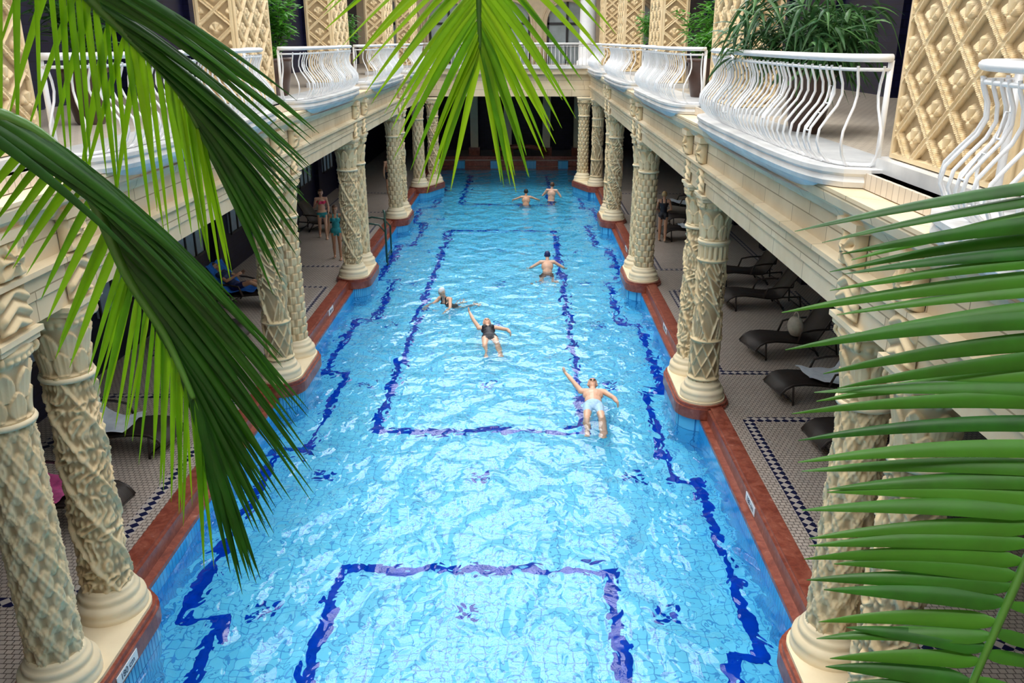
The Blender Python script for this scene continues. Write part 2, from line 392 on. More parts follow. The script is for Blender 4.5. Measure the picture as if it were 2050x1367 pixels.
# ------------------------------------------------------------------ piers
def pier_mesh():
    b=MB(); D=.62; W=2.0; Hh=4.6
    CW,CH=.60,.50
    def hf(S,T_):
        a=S/CW; c=T_/CH; u=a+c; v=a-c
        du=abs(u-np.round(u)); dv=abs(v-np.round(v)); dm=np.minimum(du,dv)
        ridge=np.clip((.10-dm)/.02,0,1)-.30*np.clip((.045-dm)/.015,0,1)
        cu=np.floor(u)+.5; cv=np.floor(v)+.5; sc_=(cu+cv)/2*CW; tc_=(cu-cv)/2*CH
        X_=(S-sc_)/1.25; Y_=T_-tc_+.075; r=np.sqrt(X_**2+Y_**2); th=np.arctan2(X_,Y_)
        fan=(np.abs(th)<1.35)*(r>.03)*(.25+.75*np.abs(np.cos(3.5*th)))*np.clip((.150-.035*np.abs(th)-r)/.02,0,1)
        kn=np.exp(-(r/.035)**2)
        inner=np.clip((dm-.13)/.02,0,1)
        return np.maximum(ridge,np.maximum(fan,kn)*inner*.95)
    def face(o,ud,wd,nd,w):
        nu=int(w/.0125); nv=int(Hh/.0125)
        S,T_=np.meshgrid(np.linspace(0,w,nu),np.linspace(0,Hh,nv),indexing='ij')
        d=hf(S-w/2,T_); e=np.minimum(np.minimum(S,w-S),np.minimum(T_,Hh-T_)); rim=(e<.06); d=np.where(rim,.9,d); d=np.where(e<.001,0,d)
        V=np.array(o)+S[...,None]*np.array(ud)+T_[...,None]*np.array(wd)+(.045*d)[...,None]*np.array(nd)
        F=[(i*nv+j,(i+1)*nv+j,(i+1)*nv+j+1,i*nv+j+1) for i in range(nu-1) for j in range(nv-1)]
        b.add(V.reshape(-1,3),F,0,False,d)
    face((0,W/2,0),(0,-1,0),(0,0,1),(-1,0,0),W)
    face((0,-W/2,0),(1,0,0),(0,0,1),(0,-1,0),D)
    face((D,W/2,0),(-1,0,0),(0,0,1),(0,1,0),D)
    face((D,-W/2,0),(0,1,0),(0,0,1),(1,0,0),W)
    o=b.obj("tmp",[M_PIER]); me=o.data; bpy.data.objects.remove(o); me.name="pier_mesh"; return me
PM=pier_mesh()
def putpier(x,y,rot):
    o=link("ornate_pier",PM,None,(x,y,GF+.12)); o.rotation_euler=(0,0,rot)
    sg=1 if rot==0 else -1
    q=MB(); xs=sorted((x-sg*.14,x+sg*.72)); q.box(xs[0],xs[1],y-1.12,y+1.12,GF+.0,GF+.12,0); xs=sorted((x-sg*.24,x-sg*.02)); q.box(xs[0],xs[1],y-1.2,y+1.2,GF-.15,GF+.0,0)
    q.obj("pier_base_slab",[M_MARBLE])
pcL=[(a+c)/2 for a,c in PL]; pcR=[(a+c)/2 for a,c in PR]
for y in pcL: putpier(-4.88,y,pi)
for y in pcR: putpier(3.42,y,0)
putpier(-4.88,39.4,pi); putpier(3.42,39.4,0)
# ------------------------------------------------------------------ balconies
def balcony(x0,sg,ya,yb,bow):
    L=yb-ya; n=72; P=[]
    for i in range(n+1):
        a=pi*i/n; c=-math.cos(a); s=math.sin(a)
        yy=ya+L/2+L/2*math.copysign(abs(c)**.55,c); xx=x0+sg*bow*(abs(s)**.42)
        P.append((xx,yy))
    d=[0]
    for p,q in zip(P,P[1:]): d.append(d[-1]+math.dist(p,q))
    def at(s):
        s=max(0,min(d[-1],s))
        for i in range(n):
            if d[i+1]>=s:
                t=(s-d[i])/max(1e-9,d[i+1]-d[i]); p,q=P[i],P[i+1]
                x=p[0]+(q[0]-p[0])*t; y=p[1]+(q[1]-p[1])*t
                j0,j1=max(0,i-1),min(n,i+2); tx,ty=P[j1][0]-P[j0][0],P[j1][1]-P[j0][1]; l=math.hypot(tx,ty)
                nx,ny=ty/l*sg,-tx/l*sg
                return x,y,nx,ny
    Ltot=d[-1]
    root=empty("balcony",(0,0,0))
    def off(o): 
        Q=[]
        for k in range(61):
            x,y,nx,ny=at(Ltot*k/60); Q.append((x+nx*o,y+ny*o))
        return Q
    b=MB(); m=61
    prof=[(-.05,GF-.30),(.02,GF-.28),(.10,GF-.20),(.13,GF-.16),(.20,GF-.14),(.22,GF-.09),(.20,GF-.04),(.23,GF-.01),(.23,GF+.03),(.0,GF+.03)]
    V=[]
    for o_,z in prof: V+=[(x,y,z) for x,y in off(o_)]
    F=[(i*m+j,(i+1)*m+j,(i+1)*m+j+1,i*m+j+1) for i in range(len(prof)-1) for j in range(m-1)]
    b.add(V,F,0,False)
    inn=off(.05)
    b.add([(x,y,GF+.028) for x,y in inn]+[(x0-sg*.35,inn[-1][1],GF+.028),(x0-sg*.35,inn[0][1],GF+.028)],[tuple(range(m+2))],0,False)
    b.add([(x,y,GF-.30) for x,y in inn]+[(x0-sg*.35,inn[-1][1],GF-.30),(x0-sg*.35,inn[0][1],GF-.30)],[tuple(range(m+2))],0,False)
    b.obj("slab",[M_MARBLE],root)
    b=MB()
    prz=[(.02,.00),(.09,.04),(.17,.12),(.215,.22),(.20,.33),(.12,.44),(.04,.54),(.0,.64),(.01,.74),(.05,.84),(.06,.90)]
    def bar(s,r=.014,ds=0):
        x,y,nx,ny=at(s); x2,y2,_,_=at(s+ds)
        pts=[]
        for k,(o_,z) in enumerate(prz):
            f=k/(len(prz)-1); xx=x*(1-f)+x2*f; yy=y*(1-f)+y2*f
            pts.append((xx+nx*o_,yy+ny*o_,GF+.03+z))
        b.tube(pts,r,5,0,False)
    nb=int(Ltot/.185); grp=7
    for i in range(nb+1):
        s=.06+(Ltot-.12)*i/nb
        if i%grp==3:
            for dz in (.30,.55):
                ring=[]
                for (ds,zz) in ((-.035,dz),(.035,dz),(.035,dz+.16),(-.035,dz+.16),(-.035,dz)):
                    x,y,nx,ny=at(s+ds); o_=np.interp(zz,[q[1] for q in prz],[q[0] for q in prz]); ring.append((x+nx*o_,y+ny*o_,GF+.03+zz))
                b.tube(ring,.011,4,0,False)
            bar(s-.05); bar(s+.05)
        else: bar(s)
    def rail(o_,z,r,fl=1):
        b.tube([(x,y,GF+z) for x,y in off(o_)],r,10,0,True,fl)
    rail(.03,.05,.018); rail(.05,.90,.016); rail(.05,1.0,.048,.75)
    for s in (.0,Ltot): 
        x,y,nx,ny=at(s); b.tube([(x+nx*.04,y+ny*.04,GF),(x+nx*.04,y+ny*.04,GF+.98)],.028,8,0)
    b.obj("railing",[M_WHITE],root)
edL=[-1.5]+[v for y in pcL for v in (y-1.08,y+1.08)]+[38.3]
for i in range(0,len(edL),2): balcony(-4.75,1,edL[i],edL[i+1],.42)
edR=[-1.5]+[v for y in pcR for v in (y-1.08,y+1.08)]+[38.3]
for i in range(0,len(edR),2): balcony(3.30,-1,edR[i],edR[i+1],.42)
b=MB()
for i in range(45):
    x=-4.6+i*.177
    pts=[(x,YB-.22-o_,GF+.03+z) for o_,z in [(.03,0),(.17,.14),(.2,.24),(.10,.48),(.02,.7),(.06,.9)]]
    b.tube(pts,.014,5,0,False)
b.tube([(-4.7,YB-.27,GF+1.0),(3.2,YB-.27,GF+1.0)],.045,8,0); b.tube([(-4.7,YB-.27,GF+.9),(3.2,YB-.27,GF+.9)],.016,6,0); b.tube([(-4.7,YB-.25,GF+.06),(3.2,YB-.25,GF+.06)],.018,6,0)
b.obj("balcony_railing",[M_WHITE])
# ------------------------------------------------------------------ walls
TOP=10.6
def wall(name,x0,x1,y0,y1,z0,z1,m): 
    b=MB(); b.box(x0,x1,y0,y1,z0,z1,0); return b.obj(name,[m])
wall("wall_left",WXL-.2,WXL,Y0,YE,.2,TOP,M_WALL); wall("wall_right",WXR,WXR+.2,Y0,YE,.2,TOP,M_WALL)
wall("wall_end_lower",WXL,WXR,YE,YE+.2,.2,GF,M_WALL)
wall("wall_front",WXL,WXR,Y0-.3,Y0,-.9,TOP,M_CREAM)
nd=0
for x,sg in ((WXL,1),(WXR,-1)):
    for y in np.arange(4.0,38,4.0):
        nd+=1; b=MB()
        xs=lambda a,c: (min(x+sg*a,x+sg*c),max(x+sg*a,x+sg*c))
        X0,X1=xs(.0,.05); b.box(X0,X1,y,y+1.9,1.5,4.1,0)
        X0,X1=xs(.05,.09)
        for yy in (y,y+.6,y+1.23,y+1.84): b.box(X0,X1,yy,yy+.06,1.45,4.15,1)
        for zz in (1.45,2.8,4.1): b.box(X0,X1,y,y+1.9,zz,zz+.06,1)
        b.obj("window_%d"%nd,[M_PALE,M_DARK])
for x,sg in ((WXL,1),(WXR,-1)):
    for y in np.arange(2.6,40,4.0):
        b=MB(); xs=sorted((x,x+sg*.18)); b.box(xs[0],xs[1],y,y+.5,DK,5.3,0); xs=sorted((x,x+sg*.24)); b.box(xs[0],xs[1],y-.06,y+.56,5.0,5.3,0)
        b.obj("wall_pilaster",[M_WALL])
        b=MB(); xs=sorted((x,x+sg*.15)); b.box(xs[0],xs[1],y,y+.6,GF,9.5,0); b.obj("wall_pilaster",[M_WALL])
YU=46.0
def arch_wall():
    b=MB(); z0,zs=GF,7.6; ws=1.05; cs=[-6.6,-3.9,-.75,2.2,5.6]
    edges=[WXL]+[v for c in cs for v in (c-ws,c+ws)]+[WXR]
    for i in range(0,len(edges),2): b.box(edges[i],edges[i+1],YU,YU+.4,z0,TOP,0)
    for c in cs:
        n=20; pts=[(c-ws*math.cos(pi*i/n),zs+ws*math.sin(pi*i/n)) for i in range(n+1)]
        poly=pts+[(c+ws,TOP),(c-ws,TOP)]
        for yy in (YU,YU+.4): b.add([(x,yy,z) for x,z in poly],[tuple(range(len(poly)))],0,False)
        b.add([(x,yy,z) for yy in (YU,YU+.4) for x,z in pts],[(i,i+1,n+2+i,n+1+i) for i in range(n)],0,False)
        for rr,rad in ((.06,.07),(.24,.05)):
            tr=[(c-(ws+rr)*math.cos(pi*i/n),YU-.02,zs+(ws+rr)*math.sin(pi*i/n)) for i in range(n+1)]
            b.tube([(c-ws-rr,YU-.02,GF)]+tr+[(c+ws+rr,YU-.02,GF)],rad,6,0)
    b.obj("wall_end_upper",[M_CREAM])
    for k,c in enumerate(cs):
        q=MB()
        for x in (c-ws+.06,c,c+ws-.06): q.box(x-.06,x+.06,YU+.25,YU+.31,GF,zs+math.sqrt(max(0,ws*ws-(x-c)**2)),0)
        for z in (GF+.9,zs): q.box(c-ws,c+ws,YU+.25,YU+.31,z-.06,z+.06,0)
        q.box(c-ws,c+ws,YU+.33,YU+.35,GF,zs+ws,1)
        q.obj("window_end_%d"%k,[M_DARK,M_FROST])
arch_wall()
b=MB()
b.lathe((3.0,42.6,GF),[(.5,0),(.5,.2),(.42,.25),(.40,.4),(.36,4.6),(.42,4.7),(.5,4.9)],32,0)
b.obj("white_pillar",[M_WHITE])
b=MB()
for x in (-2.9,-.95,1.3,3.1):
    b.box(x-.22,x+.22,50.0,50.5,DK,CT+.1,0); b.box(x-.32,x+.32,49.9,50.6,DK,DK+.5,1); b.box(x-.3,x+.3,49.92,50.58,CT-.3,CT,0)
b.box(XL-.5,XR+.5,49.9,50.6,CT,5.4,0)
b.obj("recess_pillars",[M_CAP,M_RED])
b=MB(); b.box(XL+.02,XR-.02,PE-.4,PE-.02,-.6,.1,0); b.box(XL+.02,XR-.02,PE-.02,PE+.3,.05,.36,0); b.box(XL-.3,XR+.3,PE+.3,PE+.6,DK+.002,.58,0)
for x in (-3.6,-1.6,.4,2.2): b.box(x-.28,x+.28,PE-.5,PE-.1,.0,.42,1)
arc=[(-.2+1.5*math.cos(a),49.3-.6*math.sin(a),.75+.35*math.sin(a)) for a in np.linspace(0,pi,20)]
b.tube(arc,.14,8,0)
b.obj("pool_steps",[M_RED,M_RIB])
b=MB(); b.box(WXL,-5.6,Y0,YE,TOP,TOP+.2,0); b.box(4.1,WXR,Y0,YE,TOP,TOP+.2,0); b.box(-5.6,4.1,42,YE,TOP,TOP+.2,0); b.box(-5.6,4.1,Y0,-1,TOP,TOP+.2,0)
b.obj("ceiling",[M_CREAM])
b=MB()
for y in np.arange(-1,42.1,1.43): b.box(-5.6,4.1,y-.05,y+.05,TOP+.05,TOP+.15,0)
for x in np.linspace(-5.6,4.1,8): b.box(x-.04,x+.04,-1,42,TOP+.05,TOP+.15,0)
for y in np.arange(-1,42.1,5.72): b.box(-5.6,4.1,y-.14,y+.14,TOP-.15,TOP+.15,0)
b.obj("skylight_frame",[M_WHITE])
# ------------------------------------------------------------------ gallery furniture
b=MB()
for k in range(5): b.box(7.0+k*.12,7.1+k*.12,8,14,GF+.42,GF+.45,0)
for k in range(4): b.box(7.62,7.65,8,14,GF+.55+k*.12,GF+.64+k*.12,0)
for y in (8.2,11,13.8): b.box(7.02,7.6,y-.04,y+.04,GF,GF+.42,0)
b.obj("gallery_bench",[M_WOOD])
# ------------------------------------------------------------------ plants
def leaf(b,root,dr,L,W,droop,nrm,segs=7,mat=0,var=0,fold=.25,drv=Vector((0,0,-1))):
    dr=dr.normalized(); V=[];F=[]
    for i in range(segs+1):
        s=i/segs; p=root+dr*(L*s)+drv*(L*droop*s*s)
        tg=(dr+drv*(2*droop*s)).normalized()
        wd=tg.cross(nrm)
        if wd.length<1e-4: wd=Vector((1,0,0))
        wd.normalize(); nn=wd.cross(tg)
        w=W*(min(1,(s+.04)*7))*max(0.02,(1-s**2.0))**.8
        V+=[p-wd*w/2-nn*(w*fold),p,p+wd*w/2-nn*(w*fold)]
    for i in range(segs):
        a=i*3; F+=[(a,a+1,a+4,a+3),(a+1,a+2,a+5,a+4)]
    b.add([tuple(v) for v in V],F,mat,True,np.full(len(V),var))
def rnd(a,c): return random.uniform(a,c)
def shrub(name,x,y,z,pot_r,hh,rad,n,LL,WW,mat,droop=.3):
    b=MB()
    b.lathe((x,y,z),[(pot_r*.6,0),(pot_r*.7,.05),(pot_r*.95,.45),(pot_r,.7),(pot_r*1.1,.72),(pot_r*1.1,.8),(pot_r*.95,.8),(pot_r*.9,.74),(.01,.74)],24,1)
    nb=9
    tips=[]
    for k in range(nb):
        a=2*pi*k/nb+rnd(-.3,.3); r=rad*rnd(.35,.85); hz=hh*rnd(.55,1)
        P=[Vector((x,y,z+.7))+Vector((math.cos(a)*r*t**1.4,math.sin(a)*r*t**1.4,hz*t)) for t in (0,.3,.6,.85,1)]
        b.tube(P,[.02,.016,.012,.009,.006],5,2,False); tips.append(P)
    for i in range(n):
        P=random.choice(tips); t=rnd(.35,1.0)*4; j=min(3,int(t)); root=P[j].lerp(P[j+1],t-j)+Vector((rnd(-1,1),rnd(-1,1),rnd(-1,1)))*rad*.22
        a=rnd(0,2*pi); dr=Vector((math.cos(a),math.sin(a),rnd(-.3,.7)))
        leaf(b,root,dr,LL*rnd(.6,1.2),WW*rnd(.7,1.1),droop*rnd(.4,1.6),Vector((rnd(-.3,.3),rnd(-.3,.3),1)),5,0,random.random()**2*.8)
    b.obj(name,[mat,M_POT,M_STEM],attrname="leafvar")
shrub("potted_plant",3.70,11.4,GF,.30,.95,1.25,1100,.40,.06,M_SHRUBD,.8)
shrub("potted_shrub",3.7,18.4,GF,.3,.55,.5,420,.14,.07,M_SHRUB)
shrub("potted_shrub",4.3,20.3,GF,.3,1.6,1.0,800,.22,.07,M_SHRUB)
shrub("potted_shrub",4.0,27.5,GF,.3,1.3,.8,500,.22,.07,M_SHRUB)
shrub("potted_shrub",-5.4,19.2,GF,.3,1.5,.75,700,.22,.08,M_SHRUB)
shrub("potted_shrub",-5.3,18.2,GF,.25,.3,.4,250,.14,.06,M_SHRUB)
shrub("potted_shrub",-6.3,12.5,GF,.3,1.3,.8,500,.22,.07,M_SHRUBD)
shrub("potted_shrub",-5.5,27.0,GF,.3,1.3,.7,400,.22,.07,M_SHRUB)
# ------------------------------------------------------------------ palms (world metres)
def cr(P,t):
    n=len(P)-1; t=max(0,min(.9999,t))*n; i=int(t); f=t-i
    p0,p1,p2,p3=P[max(0,i-1)],P[i],P[i+1],P[min(n,i+2)]
    return .5*((2*p1)+(p2-p0)*f+(2*p0-5*p1+4*p2-p3)*f*f+(3*p1-p0-3*p2+p3)*f**3)
def frond(parent,R,rr,sets,mats,stalk=()):
    R=[Vector(p) for p in R]; b=MB()
    full=[Vector(p) for p in stalk]+R; nn=12*(len(full)-1)
    P=[cr(full,i/nn) for i in range(nn+1)]
    b.tube(P,[rr[0]+(rr[1]-rr[0])*i/nn for i in range(nn+1)],8,1)
    for (t0,t1,n,d0,d1,L0,L1,W,dp,nr,mt,vv) in sets:
        d0,d1=Vector(d0),Vector(d1)
        for i in range(n):
            f=(i+rnd(-.3,.3))/max(1,n-1); f=max(0,min(1,f)); t=t0+(t1-t0)*f
            dr=d0.lerp(d1,f).normalized()+Vector((rnd(-1,1),rnd(-1,1),rnd(-1,1)))*.06
            leaf(b,cr(R,t),dr,(L0+(L1-L0)*f)*rnd(.88,1.08),W*rnd(.85,1.1),dp*rnd(.7,1.3),Vector(nr)+Vector((rnd(-1,1),rnd(-1,1),rnd(-1,1)))*.35,14,mt,rnd(0,vv))
    b.obj("frond",mats,parent,attrname="leafvar")
def palm(x,y,zt):
    root=empty("palm_tree",(0,0,0)); b=MB()
    b.lathe((x,y,GF),[(.24,0),(.28,.05),(.36,.45),(.38,.5),(.40,.5),(.40,.56),(.35,.56),(.33,.5),(.01,.5)],24,0)
    b.obj("pot",[M_POT],root)
    b=MB(); P=[(x,y,GF+.45+(zt-GF-.45)*i/14) for i in range(15)]
    b.tube(P,[.085-.002*i+(.012 if i%2 else 0) for i in range(15)],12,0); b.obj("trunk",[M_TRUNK],root)
    for k in range(4):
        a=-pi/2+(k-1.5)*.7; R=[(x+math.cos(a)*q,y+math.sin(a)*q,zt+.5*q-.28*q*q) for q in (0,.4,.8,1.2,1.6)]
        w1=(math.cos(a+pi/2),math.sin(a+pi/2),-.2); w2=(math.cos(a-pi/2),math.sin(a-pi/2),-.2)
        frond(root,R,(.02,.006),[(.2,1,16,w1,w1,.5,.3,.03,.3,(0,0,1),0,.5),(.2,1,16,w2,w2,.5,.3,.03,.3,(0,0,1),0,.5)],[M_LEAFR,M_STEM])
    return root
PRt=palm(2.5,-.9,7.3); PLf=palm(-2.5,-.9,7.4)
frond(PRt,[(1.50,1.80,6.60),(1.36,1.74,6.38),(1.22,1.63,6.13),(1.07,1.51,5.87),(.96,1.42,5.66),(.86,1.34,5.44)],(.022,.006),
 [(.05,.95,36,(-1,.10,-.12),(-1,.12,.10),.84,.22,.042,.11,(.15,-.75,.7),0,.5),
  (.45,1.0,14,(1,.2,-.2),(.6,.2,-.3),.5,.4,.030,.2,(0,-.6,.8),0,.5)],[M_LEAFR,M_STEM],[(2.5,-.9,7.3),(2.3,.4,7.5),(1.9,1.4,7.1)])
frond(PLf,[(-1.25,1.60,6.70),(-1.04,1.70,6.66),(-.93,1.75,6.54),(-.86,1.75,6.32),(-.79,1.74,6.18),(-.73,1.70,6.05)],(.026,.006),
 [(.12,.55,46,(.60,.02,-.36),(.42,.0,-.54),.46,.60,.022,.20,(.3,-.8,.4),0,.25),
  (.5,1.0,44,(.40,.0,-.54),(.08,-.05,-.6),.56,.42,.021,.10,(.3,-.8,.3),0,.25),
  (.25,.62,16,(-.7,-.05,-.55),(-.35,.0,-.8),.22,.30,.026,.12,(-.3,-.8,.4),2,.35),
  (.6,1.0,20,(-.3,0,-.8),(-.02,0,-1),.32,.42,.019,.05,(-.3,-.8,.3),2,.6)],[M_LEAFD,M_STEM,M_LEAFL],[(-2.5,-.9,7.4),(-2.2,.4,7.3),(-1.7,1.2,6.95)])
frond(PLf,[(-1.02,1.68,7.12),(-.93,1.76,6.98),(-.87,1.80,6.88),(-.80,1.83,6.79),(-.74,1.86,6.70),(-.71,1.87,6.62)],(.024,.006),
 [(.2,1.0,50,(.48,.06,-.18),(.18,.0,-.42),.50,.30,.019,.20,(.2,-.8,.5),0,.35),
  (.1,1.0,24,(-.12,.0,-.9),(.10,.0,-.9),.42,.34,.018,.05,(-.2,-.8,.3),2,.6),
  (.0,.6,10,(-.5,.0,-.6),(-.3,.0,-.8),.30,.34,.018,.1,(-.2,-.8,.3),2,.6)],[M_LEAFD,M_STEM,M_LEAFL],[(-2.5,-.9,7.4),(-2.0,.2,7.9),(-1.4,1.1,7.6)])
frond(PLf,[(-.08,1.85,7.42),(-.09,1.93,7.15),(-.10,1.98,6.92),(-.10,2.0,6.78)],(.022,.004),
 [(.35,1.0,28,(-.75,.0,-.30),(-.20,.0,-.6),.38,.28,.018,.20,(-.2,-.85,.3),0,.9),
  (.35,1.0,28,(.72,.0,-.30),(.10,.0,-.6),.34,.27,.018,.20,(.2,-.85,.3),0,.9)],[M_LEAFL,M_STEM],[(-2.5,-.9,7.4),(-1.8,.1,8.3),(-.7,1.2,8.2)])
# ------------------------------------------------------------------ loungers
def lounger(x,y,rot,towel=None,seed=0,bag=False,back=.62):
    root=empty("lounge_chair",(x,y,DK)); root.rotation_euler=(0,0,rot)
    prof=[(-1.0,.20),(-.92,.30),(-.80,.355),(-.6,.36),(-.35,.33),(-.1,.29),(.10,.28),(.22,.31)]
    for i in range(1,8): prof.append((.22+.07*i*(1.05-back*.4),.31+back*.135*i))
    b=MB(); w=.32; n=len(prof)
    V=[(px,s*w,pz+o) for o in (0,-.035) for px,pz in prof for s in (-1,1)]
    F=[(2*i,2*i+1,2*i+3,2*i+2) for i in range(n-1)]+[(2*n+2*i,2*n+2*i+2,2*n+2*i+3,2*n+2*i+1) for i in range(n-1)]
    F+=[(2*i,2*i+2,2*n+2*i+2,2*n+2*i) for i in range(n-1)]+[(2*i+1,2*n+2*i+1,2*n+2*i+3,2*i+3) for i in range(n-1)]
    b.add(V,F,0,True); b.obj("seat",[M_WICK],root)
    b=MB()
    for s in (-1,1):
        b.tube([(px,s*w,pz-.015) for px,pz in prof],.022,6,0)
        b.tube([(-.80,s*w,.34),(-.78,s*(w+.02),.0)],.02,6,0)
        b.tube([(.10,s*w,.27),(.28,s*(w+.03),.0)],.02,6,0)
        b.tube([(.62,s*w,.30),(.66,s*(w+.03),.0)],.02,6,0)
        b.tube([(-.2,s*(w+.03),.30),(-.12,s*(w+.04),.50),(.1,s*(w+.05),.53),(.42,s*(w+.05),.53),(prof[-4][0],s*w,prof[-4][1])],.022,6,0)
        b.tube([(.22,s*w,.29),(.62,s*w,.30)],.018,6,0)
    for px in (-.78,.28,.66): b.tube([(px,-w,.05),(px,w,.05)],.014,6,0)
    b.obj("frame",[M_WICK],root)
    if towel:
        b=MB(); nu,nv=18,12; V=[]
        for i in range(nu):
            for j in range(nv):
                s=i/(nu-1); px=-.45+s*1.05; pz=float(np.interp(px,[p[0] for p in prof],[p[1] for p in prof]))
                yy=(j/(nv-1)-.5)*.66+.05*math.sin(5*s+seed)
                V.append((px,yy,pz+.05+.05*abs(math.sin(7*s+3*j/nv+seed))*abs(math.cos(9*j/nv+4*s))))
        F=[(i*nv+j,(i+1)*nv+j,(i+1)*nv+j+1,i*nv+j+1) for i in range(nu-1) for j in range(nv-1)]
        b.add(V,F,0,True)
        b.obj("towel",[towel],root)
    if bag:
        b=MB(); V=[];n=16
        for i in range(9):
            for j in range(n):
                a=2*pi*j/n; q=i/8; r=math.sin(pi*min(1,q*.75+.12))**.6
                V.append((-.05+.13*r*math.cos(a),.20*r*math.sin(a),.33+.34*q))
        b.add(V,[(i*n+j,i*n+(j+1)%n,(i+1)*n+(j+1)%n,(i+1)*n+j) for i in range(8) for j in range(n)]+[tuple(8*n+j for j in range(n))],0,True)
        b.tube([(-.05+0,.10*math.cos(a),.62+.16*math.sin(a)) for a in np.linspace(0,pi,9)],.012,5,0)
        b.obj("beach_bag",[M_BAG],root)
    root.scale=(1.15,1.15,1.15)
    return root
for (x,y,t,s,bg) in ((5.9,12.7,None,1,False),(5.85,14.9,M_TOWEL,2,False),(5.95,17.3,None,3,True),(6.2,20.6,None,4,False),(6.4,22.9,None,5,False),(5.8,28.4,M_TOWEL,6,False),(6.3,30.4,None,7,False),(6.3,33,M_TOWEL,8,False),(6.2,10.4,None,9,False)):
    lounger(x,y,rnd(-.15,.15)+.12,t,s,bg)
for (x,y,t,s) in ((-6.9,12.6,M_TOWEL,1),(-6.8,10.4,M_PTOWEL,2),(-7.2,20.6,M_BTOWEL,3),(-7.3,17.8,None,4),(-7.2,29.5,None,5)):
    lounger(x,y,pi+rnd(-.15,.15)-.1,t,s)
b=MB()
b.tube([(-4.45,26.6,-.5),(-4.45,26.6,1.6),(-4.5,26.7,1.66)],.035,8,0)
for y in (26.9,27.9):
    b.tube([(-4.5,y,-.4),(-4.5,y,.9),(-4.7,y,1.15),(-5.1,y,1.2),(-5.5,y,1.1),(-5.6,y,.4)],.03,8,0)
for z in (.75,1.0): b.tube([(-5.6,26.9,z),(-5.6,27.9,z)],.02,6,0); 
for z in (-.2,.1): b.tube([(-4.5,26.9,z),(-4.5,27.9,z)],.025,6,0)
b.obj("pool_ladder",[M_GREENMETAL])
def sign(x,y,z,rotz,txt,tilt=pi/2,w=.42,h=.12):
    root=empty("depth_sign",(x,y,z)); root.rotation_euler=(tilt,0,rotz)
    b=MB(); b.box(-w/2,w/2,-h/2,h/2,0,.008,0); b.obj("plate",[M_SIGN],root)
    c=bpy.data.curves.new("text","FONT"); c.body=txt; c.size=h*.85; c.align_x='CENTER'; c.align_y='CENTER'; c.extrude=.001
    o=bpy.data.objects.new("lettering",c); COL.objects.link(o); o.parent=root; o.location=(0,0,.010); c.materials.append(M_INK)
for y in (10.9,18.9,27): sign(XR+.118,y,.36,-pi/2,"180 cm",w=.50,h=.14)
for y in (12.5,20.2): sign(XL-.118,y,.36,pi/2,"180 cm",w=.50,h=.14)
sign(CLX+.502,7.35,.36,pi/2,"180 cm",w=.48,h=.13)
# ------------------------------------------------------------------ people
def skinm(name,c): 
    m,nt,b_=newmat(name); v=coords(nt)
    nt.links.new(ramp(nt,noise(nt,v,7,3),[(.3,tuple(x*.9 for x in c)),(.7,c)]),b_.inputs["Base Color"])
    b_.inputs["Roughness"].default_value=.42; b_.inputs["Subsurface Weight"].default_value=.08; b_.inputs["Subsurface Radius"].default_value=(.02,.008,.004)
    return m
SK1=skinm("skin_fair",(.72,.42,.29)); SK2=skinm("skin_tan",(.62,.33,.20))
LIP=simple("lips",(.5,.12,.1),.4,.05); EYE=simple("eye_dark",(.02,.015,.01),.2,.05)
def cmat(n,c,r=.6): return simple(n,c,r,.1,20)
C_BLACK=cmat("black_swimsuit",(.012,.012,.02)); C_PINK=cmat("pink_bikini",(.75,.03,.12)); C_TEAL=cmat("teal_cloth",(.03,.35,.40))
C_LBLUE=cmat("light_blue_shorts",(.36,.56,.78)); C_NAVY=cmat("navy_shorts",(.01,.03,.12)); C_RED=cmat("red_cap",(.55,.02,.03)); C_GREY=cmat("grey_cap",(.55,.57,.6)); C_NCAP=cmat("navy_cap",(.01,.015,.10))
H_BROWN=cmat("brown_hair",(.09,.04,.02)); H_DARK=cmat("dark_hair",(.02,.014,.01)); H_BLOND=cmat("blond_hair",(.45,.28,.12))
def capsule(b,a,c,ra,rc,n=12):
    a,c=Vector(a),Vector(c); ax=c-a; L=ax.length
    if L<1e-5: return
    ax/=L; up=Vector((0,0,1)) if abs(ax.z)<.9 else Vector((1,0,0)); n1=ax.cross(up).normalized(); n2=ax.cross(n1)
    rings=[(a-ax*ra*math.sin(t),ra*math.cos(t)) for t in (1.45,1.0,.5)]+[(a,ra),(c,rc)]+[(c+ax*rc*math.sin(t),rc*math.cos(t)) for t in (.5,1.0,1.45)]
    V=[];k=len(rings)
    for p,r in rings:
        for j in range(n): q=2*pi*j/n; V.append(tuple(p+n1*(r*math.cos(q))+n2*(r*math.sin(q))))
    F=[(i*n+j,(i+1)*n+j,(i+1)*n+(j+1)%n,i*n+(j+1)%n) for i in range(k-1) for j in range(n)]+[tuple(range(n)),tuple((k-1)*n+j for j in range(n-1,-1,-1))]
    b.add(V,F,0,True)
def ellip(b,c,ax,rad,n=16,m=10):
    V=[];c=Vector(c)
    for i in range(1,m):
        t=pi*i/m
        for j in range(n):
            q=2*pi*j/n; V.append(tuple(c+ax[0]*(rad[0]*math.sin(t)*math.cos(q))+ax[1]*(rad[1]*math.sin(t)*math.sin(q))+ax[2]*(rad[2]*math.cos(t))))
    o=len(V); V+= [tuple(c+ax[2]*rad[2]),tuple(c-ax[2]*rad[2])]
    F=[(i*n+j,(i+1)*n+j,(i+1)*n+(j+1)%n,i*n+(j+1)%n) for i in range(m-2) for j in range(n)]
    F+=[(o,j,(j+1)%n) for j in range(n)]+[(o+1,(m-2)*n+(j+1)%n,(m-2)*n+j) for j in range(n)]
    b.add(V,F,0,True)
